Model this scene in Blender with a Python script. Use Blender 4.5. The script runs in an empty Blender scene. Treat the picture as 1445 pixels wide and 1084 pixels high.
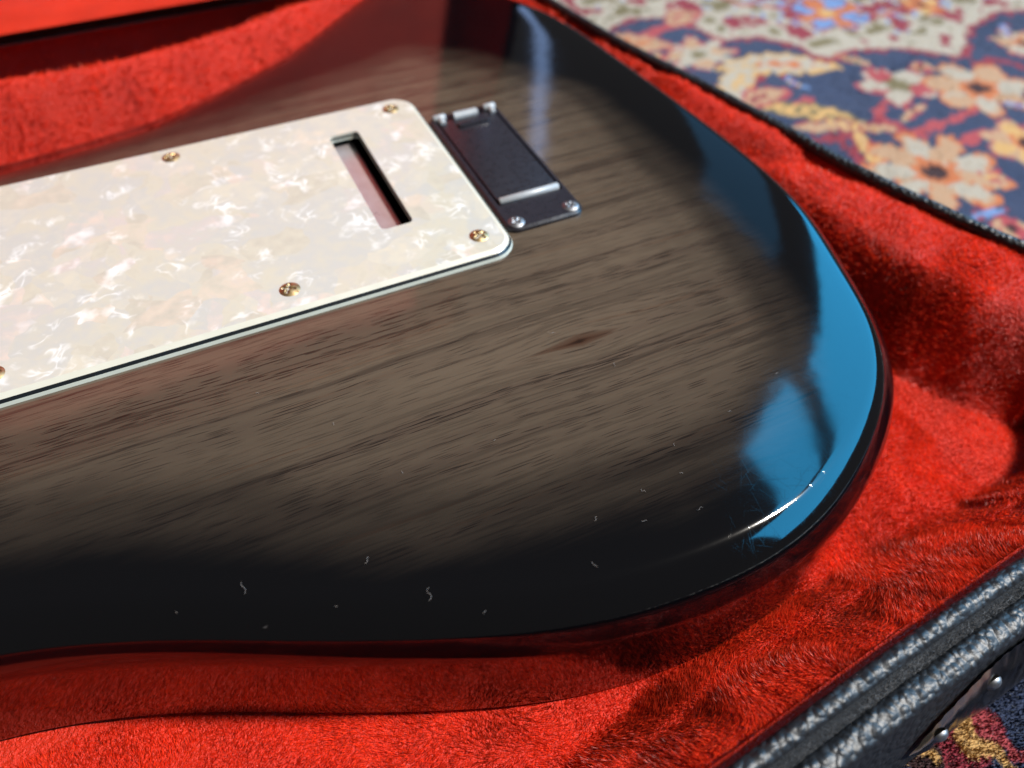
import bpy, bmesh, math, random
import numpy as np
from mathutils import Vector, Matrix
from mathutils.geometry import delaunay_2d_cdt

# everything below is measured in millimetres; the scene itself is in metres
MM = 0.001
rng = np.random.default_rng(7)
random.seed(7)
sc = bpy.context.scene

# ------------------------------------------------------------------ camera
cam_d = bpy.data.cameras.new('camera')
cam = bpy.data.objects.new('camera', cam_d)
sc.collection.objects.link(cam)
CAM = np.array([-77.23, -155.38, 144.08])
R_RIGHT = (0.90388989, -0.42753475, 0.01403955)
R_UP = (0.31603876, 0.68956457, 0.65162889)
R_FWD = (0.28827517, 0.58456372, -0.75840799)
m = Matrix(((R_RIGHT[0], R_UP[0], -R_FWD[0], CAM[0]*MM),
            (R_RIGHT[1], R_UP[1], -R_FWD[1], CAM[1]*MM),
            (R_RIGHT[2], R_UP[2], -R_FWD[2], CAM[2]*MM),
            (0, 0, 0, 1)))
cam.matrix_world = m
cam_d.sensor_width = 36.0
cam_d.lens = 36.0*1100/1445
cam_d.clip_start = 0.005
cam_d.clip_end = 50
cam_d.dof.use_dof = True
cam_d.dof.focus_distance = 0.180
cam_d.dof.aperture_fstop = 9.0
sc.camera = cam

# ------------------------------------------------------------------ world and lamps
w = bpy.data.worlds.new('World'); sc.world = w; w.use_nodes = True
bg = w.node_tree.nodes['Background']
bg.inputs[0].default_value = (0.62, 0.60, 0.60, 1)
bg.inputs[1].default_value = 0.095

def aim(o, loc, target):
    o.location = loc
    o.rotation_euler = (Vector(target)-Vector(loc)).to_track_quat('-Z', 'Y').to_euler()

SUN_AZ, SUN_EL = math.radians(-24), math.radians(51)
sun_dir = Vector((math.cos(SUN_EL)*math.cos(SUN_AZ), math.cos(SUN_EL)*math.sin(SUN_AZ), math.sin(SUN_EL)))
sd = bpy.data.lights.new('sunlight_lamp', 'SPOT')
sd.energy = 2350; sd.color = (1.0, 0.93, 0.84)
sd.shadow_soft_size = 0.22; sd.spot_size = math.radians(24); sd.spot_blend = 0.3
so = bpy.data.objects.new('sunlight_lamp', sd); sc.collection.objects.link(so)
aim(so, tuple(sun_dir*5.0), (0.03, 0.03, -0.02))

# daylight through a window at the tail side: two panes above each other and a
# narrow side light, measured from their reflections in the lacquer
WN = math.radians(0); WD = 1.25
wn = Vector((math.cos(WN), math.sin(WN), 0)); wt = Vector((-math.sin(WN), math.cos(WN), 0))
def pane(name, t0, t1, z0, z1, L, col, d=WD):
    ld = bpy.data.lights.new(name, 'AREA'); ld.shape = 'RECTANGLE'
    ld.size = t1-t0; ld.size_y = z1-z0
    ld.energy = L*math.pi*(t1-t0)*(z1-z0); ld.color = col
    o = bpy.data.objects.new(name, ld); sc.collection.objects.link(o)
    c = wn*d + wt*((t0+t1)/2); c.z = (z0+z1)/2
    o.location = c
    o.rotation_euler = (-wn).to_track_quat('-Z', 'Y').to_euler()
    return o
BLUE = (0.04, 0.50, 1.0)
pane('window_lamp_lower', -1.70, 0.75, 0.36, 1.385, 4.6, BLUE)
pane('window_lamp_upper', -0.72, 0.82, 1.505, 1.88, 4.2, BLUE)
pane('window_lamp_shaded', 0.97, 1.32, 0.55, 1.20, 0.40, (0.10, 0.50, 1.0))
pane('window_lamp_side', 2.29, 2.40, 0.75, 1.95, 2.0, (0.35, 0.55, 1.0))

sc.render.engine = 'CYCLES'
sc.view_settings.view_transform = 'Standard'
sc.view_settings.look = 'None'
sc.view_settings.exposure = 0.0
sc.view_settings.gamma = 1.0
sc.cycles.use_denoising = True
sc.cycles.max_bounces = 6
sc.cycles.caustics_reflective = False
sc.cycles.caustics_refractive = False
sc.cycles.sample_clamp_indirect = 4.0

# ------------------------------------------------------------------ helpers
def link(o, parent=None):
    sc.collection.objects.link(o)
    if parent is not None: o.parent = parent
    return o

def tag(o, label=None, cat=None, group=None, kind=None):
    if label: o['label'] = label
    if cat: o['category'] = cat
    if group: o['group'] = group
    if kind: o['kind'] = kind
    return o

def empty(name, loc=(0, 0, 0)):
    o = bpy.data.objects.new(name, None); o.empty_display_size = 0.02
    o.location = [c*MM for c in loc]
    return link(o)

def mesh_obj(name, V, F, mat=None, parent=None, smooth=True, off=(0, 0, 0)):
    V = np.asarray(V, float)
    me = bpy.data.meshes.new(name)
    me.from_pydata(((V-np.asarray(off))*MM).tolist(), [], [tuple(int(i) for i in f) for f in F])
    me.validate()
    if smooth: me.shade_smooth()
    if mat: me.materials.append(mat)
    o = bpy.data.objects.new(name, me)
    link(o, parent)
    return o

def tri_soup(name, V, mat, parent=None, attrs=None):
    """V: (n,3,3) triangles in mm, fast path; attrs name -> per-triangle colour"""
    n = len(V)
    me = bpy.data.meshes.new(name)
    me.vertices.add(n*3); me.loops.add(n*3); me.polygons.add(n)
    me.vertices.foreach_set('co', (V.reshape(-1)*MM).astype(np.float32))
    me.loops.foreach_set('vertex_index', np.arange(n*3, dtype=np.int32))
    me.polygons.foreach_set('loop_start', np.arange(0, n*3, 3, dtype=np.int32))
    me.update(calc_edges=True)
    for k, a in (attrs or {}).items():
        at = me.color_attributes.new(k, 'FLOAT_COLOR', 'POINT')
        c = np.ones((n*3, 4), np.float32); c[:, :3] = np.repeat(a, 3, axis=0)
        at.data.foreach_set('color', c.ravel())
    me.materials.append(mat)
    o = bpy.data.objects.new(name, me)
    return link(o, parent)

def grid_faces(nu, nv, closed_u=False):
    F = []
    for i in range(nu if closed_u else nu-1):
        a = i*nv; b = ((i+1) % nu)*nv
        for j in range(nv-1):
            F.append((a+j, b+j, b+j+1, a+j+1))
    return F

def vnoise(x, y, seed=0):
    """smooth value noise in [0,1]"""
    xi = np.floor(x).astype(np.int64); yi = np.floor(y).astype(np.int64)
    fx = x-xi; fy = y-yi
    fx = fx*fx*(3-2*fx); fy = fy*fy*(3-2*fy)
    def h(a, b):
        n = (a*374761393 + b*668265263 + seed*982451653) & 0x7fffffff
        n = ((n ^ (n >> 13))*1274126177) & 0x7fffffff
        return ((n ^ (n >> 16)) & 0xffff)/65535.0
    return (h(xi, yi)*(1-fx)+h(xi+1, yi)*fx)*(1-fy)+(h(xi, yi+1)*(1-fx)+h(xi+1, yi+1)*fx)*fy

def fbm(x, y, s, seed=0, o=3):
    t = 0; a = 1; n = 0
    for k in range(o):
        t = t+a*vnoise(x/s*2**k+17.3*k, y/s*2**k-9.1*k, seed+k); n += a; a *= .5
    return t/n

def smooth_curve(pts, n, closed=True):
    """Catmull-Rom through pts, resampled to n points of equal spacing"""
    P = np.asarray(pts, float); N = len(P); out = []
    rngi = range(N) if closed else range(N-1)
    for i in rngi:
        if closed: p0, p1, p2, p3 = P[i-1], P[i], P[(i+1) % N], P[(i+2) % N]
        else: p0, p1, p2, p3 = P[max(i-1, 0)], P[i], P[i+1], P[min(i+2, N-1)]
        t0 = 0; t1 = t0+np.linalg.norm(p1-p0)**.5+1e-9; t2 = t1+np.linalg.norm(p2-p1)**.5; t3 = t2+np.linalg.norm(p3-p2)**.5+1e-9
        for t in np.linspace(t1, t2, 24, endpoint=False):
            A1 = (t1-t)/(t1-t0)*p0+(t-t0)/(t1-t0)*p1; A2 = (t2-t)/(t2-t1)*p1+(t-t1)/(t2-t1)*p2
            A3 = (t3-t)/(t3-t2)*p2+(t-t2)/(t3-t2)*p3
            B1 = (t2-t)/(t2-t0)*A1+(t-t0)/(t2-t0)*A2; B2 = (t3-t)/(t3-t1)*A2+(t-t1)/(t3-t1)*A3
            out.append((t2-t)/(t2-t1)*B1+(t-t1)/(t2-t1)*B2)
    if not closed: out.append(P[-1])
    Q = np.array(out)
    if closed: Q = np.vstack([Q, Q[:1]])
    s = np.r_[0, np.cumsum(np.linalg.norm(np.diff(Q, axis=0), axis=1))]
    S = np.linspace(0, s[-1], n, endpoint=not closed)
    return np.stack([np.interp(S, s, Q[:, i]) for i in range(Q.shape[1])], 1)

def smooth_closed(Q, win, it=2):
    k = np.ones(2*win+1)/(2*win+1)
    for _ in range(it):
        Qp = np.vstack([Q[-win:], Q, Q[:win]])
        Q = np.stack([np.convolve(Qp[:, i], k, 'valid') for i in range(2)], 1)
    return Q

def normals2d(Q):
    T = np.roll(Q, -1, 0)-np.roll(Q, 1, 0); T /= np.linalg.norm(T, axis=1)[:, None]
    N = np.stack([T[:, 1], -T[:, 0]], 1)
    area = 0.5*np.sum(Q[:, 0]*np.roll(Q[:, 1], -1)-np.roll(Q[:, 0], -1)*Q[:, 1])
    return N if area > 0 else -N

def inside(Q, X):
    x, y = X[:, 0], X[:, 1]; c = np.zeros(len(X), bool)
    a = Q; b = np.roll(Q, -1, 0)
    for (x1, y1), (x2, y2) in zip(a, b):
        if y1 == y2: continue
        k = ((y1 > y) != (y2 > y)) & (x < (x2-x1)*(y-y1)/(y2-y1)+x1)
        c ^= k
    return c

def dist_poly(Q, X, chunk=4000):
    """distance of points X to closed polyline Q, and index of the nearest vertex"""
    D = np.empty(len(X)); I = np.empty(len(X), int)
    for s in range(0, len(X), chunk):
        d = np.linalg.norm(X[s:s+chunk, None]-Q[None], axis=2)
        I[s:s+chunk] = d.argmin(1); D[s:s+chunk] = d.min(1)
    return D, I

def rrect(x0, x1, y0, y1, r, n=6):
    P = []
    for cx, cy, a0 in ((x1-r, y0+r, -90), (x1-r, y1-r, 0), (x0+r, y1-r, 90), (x0+r, y0+r, 180)):
        for k in range(n+1):
            a = math.radians(a0+90*k/n); P.append((cx+r*math.cos(a), cy+r*math.sin(a)))
    return np.array(P)

# ------------------------------------------------------------------ materials
def new_mat(name):
    mt = bpy.data.materials.new(name); mt.use_nodes = True
    nt = mt.node_tree
    return mt, nt, nt.nodes['Principled BSDF']

def nd(nt, t, **kw):
    n = nt.nodes.new(t)
    for k, v in kw.items():
        if k in n.inputs.keys(): n.inputs[k].default_value = v
        else: setattr(n, k, v)
    return n

def math_n(nt, op, a, b=None, c=None, clamp=False):
    n = nt.nodes.new('ShaderNodeMath'); n.operation = op; n.use_clamp = clamp
    for i, v in enumerate((a, b, c)):
        if v is None: continue
        if isinstance(v, (int, float)): n.inputs[i].default_value = v
        else: nt.links.new(v, n.inputs[i])
    return n.outputs[0]

def mixc(nt, f, a, b, blend='MIX'):
    n = nt.nodes.new('ShaderNodeMix'); n.data_type = 'RGBA'; n.blend_type = blend
    for s, v in ((n.inputs[0], f), (n.inputs[6], a), (n.inputs[7], b)):
        if isinstance(v, (int, float)): s.default_value = v
        elif isinstance(v, tuple): s.default_value = (*v, 1) if len(v) == 3 else v
        else: nt.links.new(v, s)
    return n.outputs[2]

def ramp(nt, fac, stops, interp='LINEAR'):
    n = nt.nodes.new('ShaderNodeValToRGB'); n.color_ramp.interpolation = interp
    el = n.color_ramp.elements
    while len(el) < len(stops): el.new(0.5)
    for e, (p, c) in zip(el, stops):
        e.position = p; e.color = (*c, 1) if len(c) == 3 else c
    nt.links.new(fac, n.inputs[0])
    return n.outputs[0]

def mapping(nt, scale=(1, 1, 1), loc=(0, 0, 0), rot=(0, 0, 0)):
    tc = nt.nodes.new('ShaderNodeTexCoord')
    mp = nt.nodes.new('ShaderNodeMapping')
    mp.inputs['Scale'].default_value = scale; mp.inputs['Location'].default_value = loc; mp.inputs['Rotation'].default_value = rot
    nt.links.new(tc.outputs['Object'], mp.inputs['Vector'])
    return mp.outputs[0]

def noise(nt, vec, scale, detail=3, rough=.5, dist=0.):
    n = nt.nodes.new('ShaderNodeTexNoise')
    n.inputs['Scale'].default_value = scale; n.inputs['Detail'].default_value = detail
    n.inputs['Roughness'].default_value = rough; n.inputs['Distortion'].default_value = dist
    nt.links.new(vec, n.inputs['Vector'])
    return n.outputs['Fac']

def bump(nt, h, dist, strength=1.0, normal=None):
    n = nt.nodes.new('ShaderNodeBump'); n.inputs['Strength'].default_value = strength; n.inputs['Distance'].default_value = dist
    nt.links.new(h, n.inputs['Height'])
    if normal is not None: nt.links.new(normal, n.inputs['Normal'])
    return n.outputs[0]

def simple(name, col, rough=.5, metal=0., spec=.5, coat=0., coat_r=.05, var=0.0, vscale=300):
    mt, nt, b = new_mat(name)
    b.inputs['Base Color'].default_value = (*col, 1); b.inputs['Roughness'].default_value = rough
    b.inputs['Metallic'].default_value = metal; b.inputs['Specular IOR Level'].default_value = spec
    b.inputs['Coat Weight'].default_value = coat; b.inputs['Coat Roughness'].default_value = coat_r
    if var:
        nz = noise(nt, mapping(nt), vscale, 4, .6)
        c = mixc(nt, nz, tuple(x*(1-var) for x in col), tuple(min(1, x*(1+var)) for x in col))
        nt.links.new(c, b.inputs['Base Color'])
        nt.links.new(math_n(nt, 'MULTIPLY_ADD', nz, .3, rough-.15, clamp=True), b.inputs['Roughness'])
    return mt

# lacquered sunburst ash ------------------------------------------------
def lacquer():
    mt, nt, b = new_mat('sunburst_lacquer')
    at = nt.nodes.new('ShaderNodeAttribute'); at.attribute_name = 'edge_mm'
    v = mapping(nt)
    edge = at.outputs['Fac']
    # wandering burst line
    wob = noise(nt, v, 22, 2)
    e = math_n(nt, 'ADD', edge, math_n(nt, 'MULTIPLY_ADD', wob, 14, -7))
    fine = noise(nt, mapping(nt, (60, 700, 60)), 1, 3, .6)
    e = math_n(nt, 'ADD', e, math_n(nt, 'MULTIPLY_ADD', fine, 5, -2.5))
    burst = ramp(nt, math_n(nt, 'DIVIDE', e, 72), [(0.20, (0, 0, 0)), (0.40, (.24,)*3), (0.62, (.72,)*3), (0.98, (1, 1, 1))], 'EASE')
    # grain: wide growth bands, plus fine dashes of open pore along x
    warp = noise(nt, mapping(nt, (9, 30, 9)), 1, 2)
    sep = nt.nodes.new('ShaderNodeSeparateXYZ'); nt.links.new(v, sep.inputs[0])
    # grain bends round the knot
    KX, KY = -0.00045, -0.03834
    dx = math_n(nt, 'SUBTRACT', sep.outputs[0], KX); dy = math_n(nt, 'SUBTRACT', sep.outputs[1], KY)
    ax = math_n(nt, 'DIVIDE', dx, .016); ay = math_n(nt, 'DIVIDE', dy, .0075)
    r2 = math_n(nt, 'ADD', math_n(nt, 'MULTIPLY', ax, ax), math_n(nt, 'MULTIPLY', ay, ay))
    g = math_n(nt, 'POWER', 2.718, math_n(nt, 'MULTIPLY', r2, -1))
    y2 = math_n(nt, 'SUBTRACT', sep.outputs[1], math_n(nt, 'MULTIPLY', math_n(nt, 'MULTIPLY', dy, g), .55))
    y2 = math_n(nt, 'ADD', y2, math_n(nt, 'MULTIPLY', warp, .006))
    cmb = nt.nodes.new('ShaderNodeCombineXYZ'); nt.links.new(sep.outputs[0], cmb.inputs[0]); nt.links.new(y2, cmb.inputs[1])
    def scaled(s):
        mp = nt.nodes.new('ShaderNodeMapping'); mp.inputs['Scale'].default_value = s
        nt.links.new(cmb.outputs[0], mp.inputs['Vector']); return mp.outputs[0]
    bands = noise(nt, scaled((5, 170, 1)), 1, 4, .55)
    streak = noise(nt, scaled((22, 900, 1)), 1, 3, .6)
    pores = noise(nt, scaled((30, 1200, 1)), 1, 2, .55)
    def dashes(sx, sy, r0, r1, dens, loc):
        mp = nt.nodes.new('ShaderNodeMapping'); mp.inputs['Scale'].default_value = (sx, sy, 1); mp.inputs['Location'].default_value = loc
        nt.links.new(cmb.outputs[0], mp.inputs['Vector'])
        vo = nt.nodes.new('ShaderNodeTexVoronoi'); vo.voronoi_dimensions = '2D'; vo.inputs['Scale'].default_value = 1; vo.inputs['Randomness'].default_value = 1
        nt.links.new(mp.outputs[0], vo.inputs['Vector'])
        sp = nt.nodes.new('ShaderNodeSeparateColor'); nt.links.new(vo.outputs['Color'], sp.inputs[0])
        m1 = ramp(nt, vo.outputs['Distance'], [(r0, (1,)*3), (r1, (0,)*3)])
        return math_n(nt, 'MULTIPLY', m1, math_n(nt, 'LESS_THAN', sp.outputs[0], dens))
    porem = math_n(nt, 'MAXIMUM', dashes(62, 1250, .13, .22, .6, (0, 0, 0)), dashes(28, 900, .11, .17, .5, (3.3, 7.7, 0)))
    porem = math_n(nt, 'MAXIMUM', porem, math_n(nt, 'MULTIPLY', dashes(110, 2000, .18, .30, .6, (1.1, 2.7, 0)), .6))
    ln_ = math_n(nt, 'ABSOLUTE', math_n(nt, 'SUBTRACT', noise(nt, scaled((3.5, 210, 1)), 1, 2, .5), .5))
    lines = ramp(nt, ln_, [(.0, (.7,)*3), (.012, (.45,)*3), (.03, (0,)*3)])
    porem = math_n(nt, 'MAXIMUM', porem, lines)
    bandm = ramp(nt, bands, [(.40, (1,)*3), (.56, (0,)*3)])
    pm = math_n(nt, 'MULTIPLY', porem, math_n(nt, 'MULTIPLY_ADD', bandm, .60, .40))
    base = mixc(nt, streak, (.086, .061, .041), (.106, .077, .053))
    speck = noise(nt, v, 2600, 2, .6)
    base = mixc(nt, math_n(nt, 'MULTIPLY_ADD', speck, .5, -.1, clamp=True), base, (.066, .044, .029))
    rust = ramp(nt, noise(nt, scaled((9, 420, 1)), 1, 2, .5), [(.62, (0,)*3), (.70, (1,)*3)])
    base = mixc(nt, math_n(nt, 'MULTIPLY', rust, .45), base, (.085, .044, .024))
    base = mixc(nt, math_n(nt, 'MULTIPLY', bandm, .48), base, (.056, .036, .026))
    base = mixc(nt, math_n(nt, 'MULTIPLY', pm, .95), base, (.014, .009, .007))
    # the knot
    kx = math_n(nt, 'DIVIDE', math_n(nt, 'ABSOLUTE', dx), 0.0150); ky = math_n(nt, 'DIVIDE', math_n(nt, 'ADD', dy, math_n(nt, 'MULTIPLY_ADD', warp, .003, -.0015)), .0026)
    kr = math_n(nt, 'ADD', kx, math_n(nt, 'ABSOLUTE', ky))
    kr = math_n(nt, 'ADD', kr, math_n(nt, 'MULTIPLY_ADD', pores, 1.0, -.5))
    km = ramp(nt, kr, [(.12, (1,)*3), (.45, (.75,)*3), (.80, (.55,)*3), (1.0, (0,)*3)])
    base = mixc(nt, km, base, (.042, .018, .010))
    base = mixc(nt, ramp(nt, kr, [(.10, (.85,)*3), (.30, (0,)*3)]), base, (.012, .006, .004))
    col = mixc(nt, burst, (.0015, .0015, .0020), base)
    nt.links.new(col, b.inputs['Base Color'])
    b.inputs['Roughness'].default_value = .62
    b.inputs['Specular IOR Level'].default_value = 0.0
    b.inputs['Coat Weight'].default_value = 1.0
    b.inputs['Coat IOR'].default_value = 1.76
    # hairline scratches, most of them on the handled edge
    tot = None
    for k, (rz, sx, sy) in enumerate(((.35, 70, 3600), (1.15, 90, 4200), (2.2, 75, 3900), (-.4, 100, 3600), (.8, 60, 4500), (1.75, 85, 4000))):
        rot = mapping(nt, (1, 1, 1), (0, 0, 0), (0, 0, rz))
        sc_ = nt.nodes.new('ShaderNodeMapping'); sc_.inputs['Scale'].default_value = (sx, sy, 60); sc_.inputs['Location'].default_value = (k*3.1, k*7.7, 0)
        nt.links.new(rot, sc_.inputs['Vector'])
        s = noise(nt, sc_.outputs[0], 1, 1, .4)
        l = ramp(nt, s, [(.735, (0,)*3), (.755, (1,)*3)])
        tot = l if tot is None else math_n(nt, 'MAXIMUM', tot, l)
    em = ramp(nt, math_n(nt, 'DIVIDE', edge, 40), [(0.0, (1,)*3), (.45, (.55,)*3), (1.0, (.06,)*3)])
    pat = ramp(nt, noise(nt, v, 55, 2), [(.42, (.15,)*3), (.62, (1,)*3)])
    wx = math_n(nt, 'DIVIDE', math_n(nt, 'SUBTRACT', sep.outputs[0], .012), .052); wy = math_n(nt, 'DIVIDE', math_n(nt, 'ADD', sep.outputs[1], .100), .036)
    worn = math_n(nt, 'POWER', 2.718, math_n(nt, 'MULTIPLY', math_n(nt, 'ADD', math_n(nt, 'MULTIPLY', wx, wx), math_n(nt, 'MULTIPLY', wy, wy)), -1))
    worn = math_n(nt, 'MULTIPLY_ADD', worn, .38, .04)
    scr = math_n(nt, 'MULTIPLY', math_n(nt, 'MULTIPLY', math_n(nt, 'MULTIPLY', tot, em), pat), worn)
    nt.links.new(math_n(nt, 'MULTIPLY_ADD', scr, .20, .07), b.inputs['Coat Roughness'])
    wave = noise(nt, v, 60, 2)
    n1 = bump(nt, wave, .00012, .5)
    n2 = bump(nt, scr, .000008, 1.0, n1)
    nt.links.new(n2, b.inputs['Coat Normal'])
    return mt

# pearl celluloid -------------------------------------------------------
def pearl():
    mt, nt, b = new_mat('pearl_celluloid')
    v = mapping(nt)
    wn_ = nt.nodes.new('ShaderNodeTexNoise'); wn_.inputs['Scale'].default_value = 90; wn_.inputs['Detail'].default_value = 2
    nt.links.new(v, wn_.inputs['Vector'])
    off = nt.nodes.new('ShaderNodeVectorMath'); off.operation = 'MULTIPLY_ADD'
    off.inputs[1].default_value = (.010, .010, .010)
    nt.links.new(wn_.outputs['Color'], off.inputs[0]); nt.links.new(v, off.inputs[2])
    def vor(scale, mp):
        m2 = nt.nodes.new('ShaderNodeMapping'); m2.inputs['Scale'].default_value = mp[0]; m2.inputs['Rotation'].default_value = (0, 0, mp[1])
        nt.links.new(off.outputs[0], m2.inputs['Vector'])
        vo = nt.nodes.new('ShaderNodeTexVoronoi'); vo.voronoi_dimensions = '2D'; vo.inputs['Scale'].default_value = scale; vo.inputs['Randomness'].default_value = 1
        nt.links.new(m2.outputs[0], vo.inputs['Vector']); return vo
    v1 = vor(62, ((1, 1.5, 1), .5)); v2 = vor(140, ((1.5, 1, 1), -.7))
    s1 = nt.nodes.new('ShaderNodeSeparateColor'); nt.links.new(v1.outputs['Color'], s1.inputs[0])
    s2 = nt.nodes.new('ShaderNodeSeparateColor'); nt.links.new(v2.outputs['Color'], s2.inputs[0])
    pick = math_n(nt, 'GREATER_THAN', s1.outputs[2], .45)
    cc = nt.nodes.new('ShaderNodeMix'); cc.data_type = 'RGBA'
    nt.links.new(pick, cc.inputs[0]); nt.links.new(v1.outputs['Color'], cc.inputs[6]); nt.links.new(v2.outputs['Color'], cc.inputs[7])
    sepc = nt.nodes.new('ShaderNodeSeparateColor'); nt.links.new(cc.outputs[2], sepc.inputs[0])
    soft = noise(nt, v, 260, 3)
    f = math_n(nt, 'MULTIPLY_ADD', soft, .5, math_n(nt, 'MULTIPLY', sepc.outputs[0], .55))
    col = ramp(nt, f, [(.15, (.39, .355, .295)), (.40, (.47, .43, .345)), (.60, (.42, .405, .37)), (.85, (.50, .455, .365))])
    nt.links.new(col, b.inputs['Base Color'])
    # each flake of pearl lies at its own tilt under the clear top
    tilt = nt.nodes.new('ShaderNodeVectorMath'); tilt.operation = 'MULTIPLY_ADD'
    tilt.inputs[1].default_value = (.62, .62, 0); tilt.inputs[2].default_value = (-.31, -.31, 0)
    nt.links.new(cc.outputs[2], tilt.inputs[0])
    wv = nt.nodes.new('ShaderNodeTexNoise'); wv.inputs['Scale'].default_value = 330; wv.inputs['Detail'].default_value = 2
    nt.links.new(v, wv.inputs['Vector'])
    t2 = nt.nodes.new('ShaderNodeVectorMath'); t2.operation = 'MULTIPLY_ADD'; t2.inputs[1].default_value = (.7, .7, 0); t2.inputs[2].default_value = (-.35, -.35, 0)
    nt.links.new(wv.outputs['Color'], t2.inputs[0])
    ge = nt.nodes.new('ShaderNodeNewGeometry')
    a1 = nt.nodes.new('ShaderNodeVectorMath'); a1.operation = 'ADD'; nt.links.new(tilt.outputs[0], a1.inputs[0]); nt.links.new(t2.outputs[0], a1.inputs[1])
    a2 = nt.nodes.new('ShaderNodeVectorMath'); a2.operation = 'ADD'; nt.links.new(a1.outputs[0], a2.inputs[0]); nt.links.new(ge.outputs['Normal'], a2.inputs[1])
    nn = nt.nodes.new('ShaderNodeVectorMath'); nn.operation = 'NORMALIZE'; nt.links.new(a2.outputs[0], nn.inputs[0])
    b.inputs['Metallic'].default_value = .0
    b.inputs['Specular IOR Level'].default_value = .4
    b.inputs['Roughness'].default_value = .4
    b.inputs['Coat Weight'].default_value = .6; b.inputs['Coat Roughness'].default_value = .06
    nt.links.new(ge.outputs['Normal'], b.inputs['Coat Normal'])
    gl = nt.nodes.new('ShaderNodeBsdfGlossy'); gl.inputs['Roughness'].default_value = .20
    gl.inputs['Color'].default_value = (.95, .90, .86, 1); nt.links.new(nn.outputs[0], gl.inputs['Normal'])
    rd = noise(nt, off.outputs[0], 150, 2, .5, .7)
    glint_ridge = ramp(nt, math_n(nt, 'ABSOLUTE', math_n(nt, 'SUBTRACT', rd, .5)), [(.0, (1,)*3), (.03, (.5,)*3), (.075, (0,)*3)])
    patch = ramp(nt, noise(nt, v, 120, 3), [(.52, (0,)*3), (.70, (1,)*3)])
    flake = ramp(nt, sepc.outputs[1], [(.78, (0,)*3), (.84, (1,)*3)])
    glint_mask = math_n(nt, 'MAXIMUM', math_n(nt, 'MULTIPLY', glint_ridge, patch), math_n(nt, 'MULTIPLY', flake, math_n(nt, 'MULTIPLY', patch, .9)))
    col2 = mixc(nt, math_n(nt, 'MULTIPLY', glint_mask, .7), col, (.82, .81, .80))  # glints painted into the base colour as pale streaks and flakes
    nt.links.new(col2, b.inputs['Base Color'])
    gm = math_n(nt, 'MULTIPLY', ramp(nt, sepc.outputs[1], [(.60, (.0,)*3), (.90, (1,)*3)]), ramp(nt, soft, [(.40, (.10,)*3), (.60, (.55,)*3)]))
    nt.links.new(mixc(nt, gm, (0., 0., 0.), (.40, .42, .44)), gl.inputs['Color'])
    mx = nt.nodes.new('ShaderNodeAddShader')
    nt.links.new(b.outputs[0], mx.inputs[0]); nt.links.new(gl.outputs[0], mx.inputs[1])
    nt.links.new(mx.outputs[0], nt.nodes['Material Output'].inputs[0])
    return mt

def plush(name, backing):
    mt, nt, b = new_mat(name)
    v = mapping(nt)
    n1 = noise(nt, v, 70, 3)
    if backing:
        col = mixc(nt, n1, (.36, .010, .003), (.62, .026, .008))
        h = noise(nt, v, 900, 3, .7)
        nt.links.new(bump(nt, h, .0012, 1.0), b.inputs['Normal'])
        nt.links.new(col, b.inputs['Base Color'])
    else:
        at = nt.nodes.new('ShaderNodeVertexColor'); at.layer_name = 'tint'
        nt.links.new(at.outputs[0], b.inputs['Base Color'])
        tr = nt.nodes.new('ShaderNodeBsdfTranslucent'); nt.links.new(at.outputs[0], tr.inputs['Color'])
        mx = nt.nodes.new('ShaderNodeMixShader'); mx.inputs[0].default_value = .55
        nt.links.new(b.outputs[0], mx.inputs[1]); nt.links.new(tr.outputs[0], mx.inputs[2])
        nt.links.new(mx.outputs[0], nt.nodes['Material Output'].inputs[0])
    b.inputs['Roughness'].default_value = .38
    b.inputs['Specular IOR Level'].default_value = .28
    b.inputs['Sheen Weight'].default_value = .15; b.inputs['Sheen Tint'].default_value = (1, .18, .06, 1); b.inputs['Sheen Roughness'].default_value = .4
    return mt

def tolex(name='black_tolex', scale=540, dist=.0006):
    mt, nt, b = new_mat(name)
    v = mapping(nt)
    vo = nt.nodes.new('ShaderNodeTexVoronoi'); vo.inputs['Scale'].default_value = scale; vo.feature = 'SMOOTH_F1'; vo.inputs['Smoothness'].default_value = .35
    wp = nt.nodes.new('ShaderNodeTexNoise'); wp.inputs['Scale'].default_value = 260; nt.links.new(v, wp.inputs['Vector'])
    of = nt.nodes.new('ShaderNodeVectorMath'); of.operation = 'MULTIPLY_ADD'; of.inputs[1].default_value = (.0016,)*3
    nt.links.new(wp.outputs['Color'], of.inputs[0]); nt.links.new(v, of.inputs[2]); nt.links.new(of.outputs[0], vo.inputs['Vector'])
    h = math_n(nt, 'SUBTRACT', 1.0, vo.outputs['Distance'])
    fine = noise(nt, v, 2600, 2)
    hh = math_n(nt, 'MULTIPLY_ADD', fine, .12, h)
    nt.links.new(bump(nt, hh, dist, 1.0), b.inputs['Normal'])
    col = mixc(nt, noise(nt, v, 90, 3), (.005, .0055, .007), (.013, .014, .017))
    nt.links.new(col, b.inputs['Base Color'])
    b.inputs['Roughness'].default_value = .46
    b.inputs['Specular IOR Level'].default_value = .55
    return mt

def screw_metal():
    mt, nt, b = new_mat('aged_brass')
    v = mapping(nt)
    n1 = noise(nt, v, 700, 4, .65)
    nt.links.new(ramp(nt, n1, [(.3, (.16, .095, .045)), (.5, (.48, .34, .17)), (.75, (.72, .56, .33))]), b.inputs['Base Color'])
    b.inputs['Metallic'].default_value = 1.0
    nt.links.new(math_n(nt, 'MULTIPLY_ADD', n1, -.30, .62), b.inputs['Roughness'])
    return mt

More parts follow.
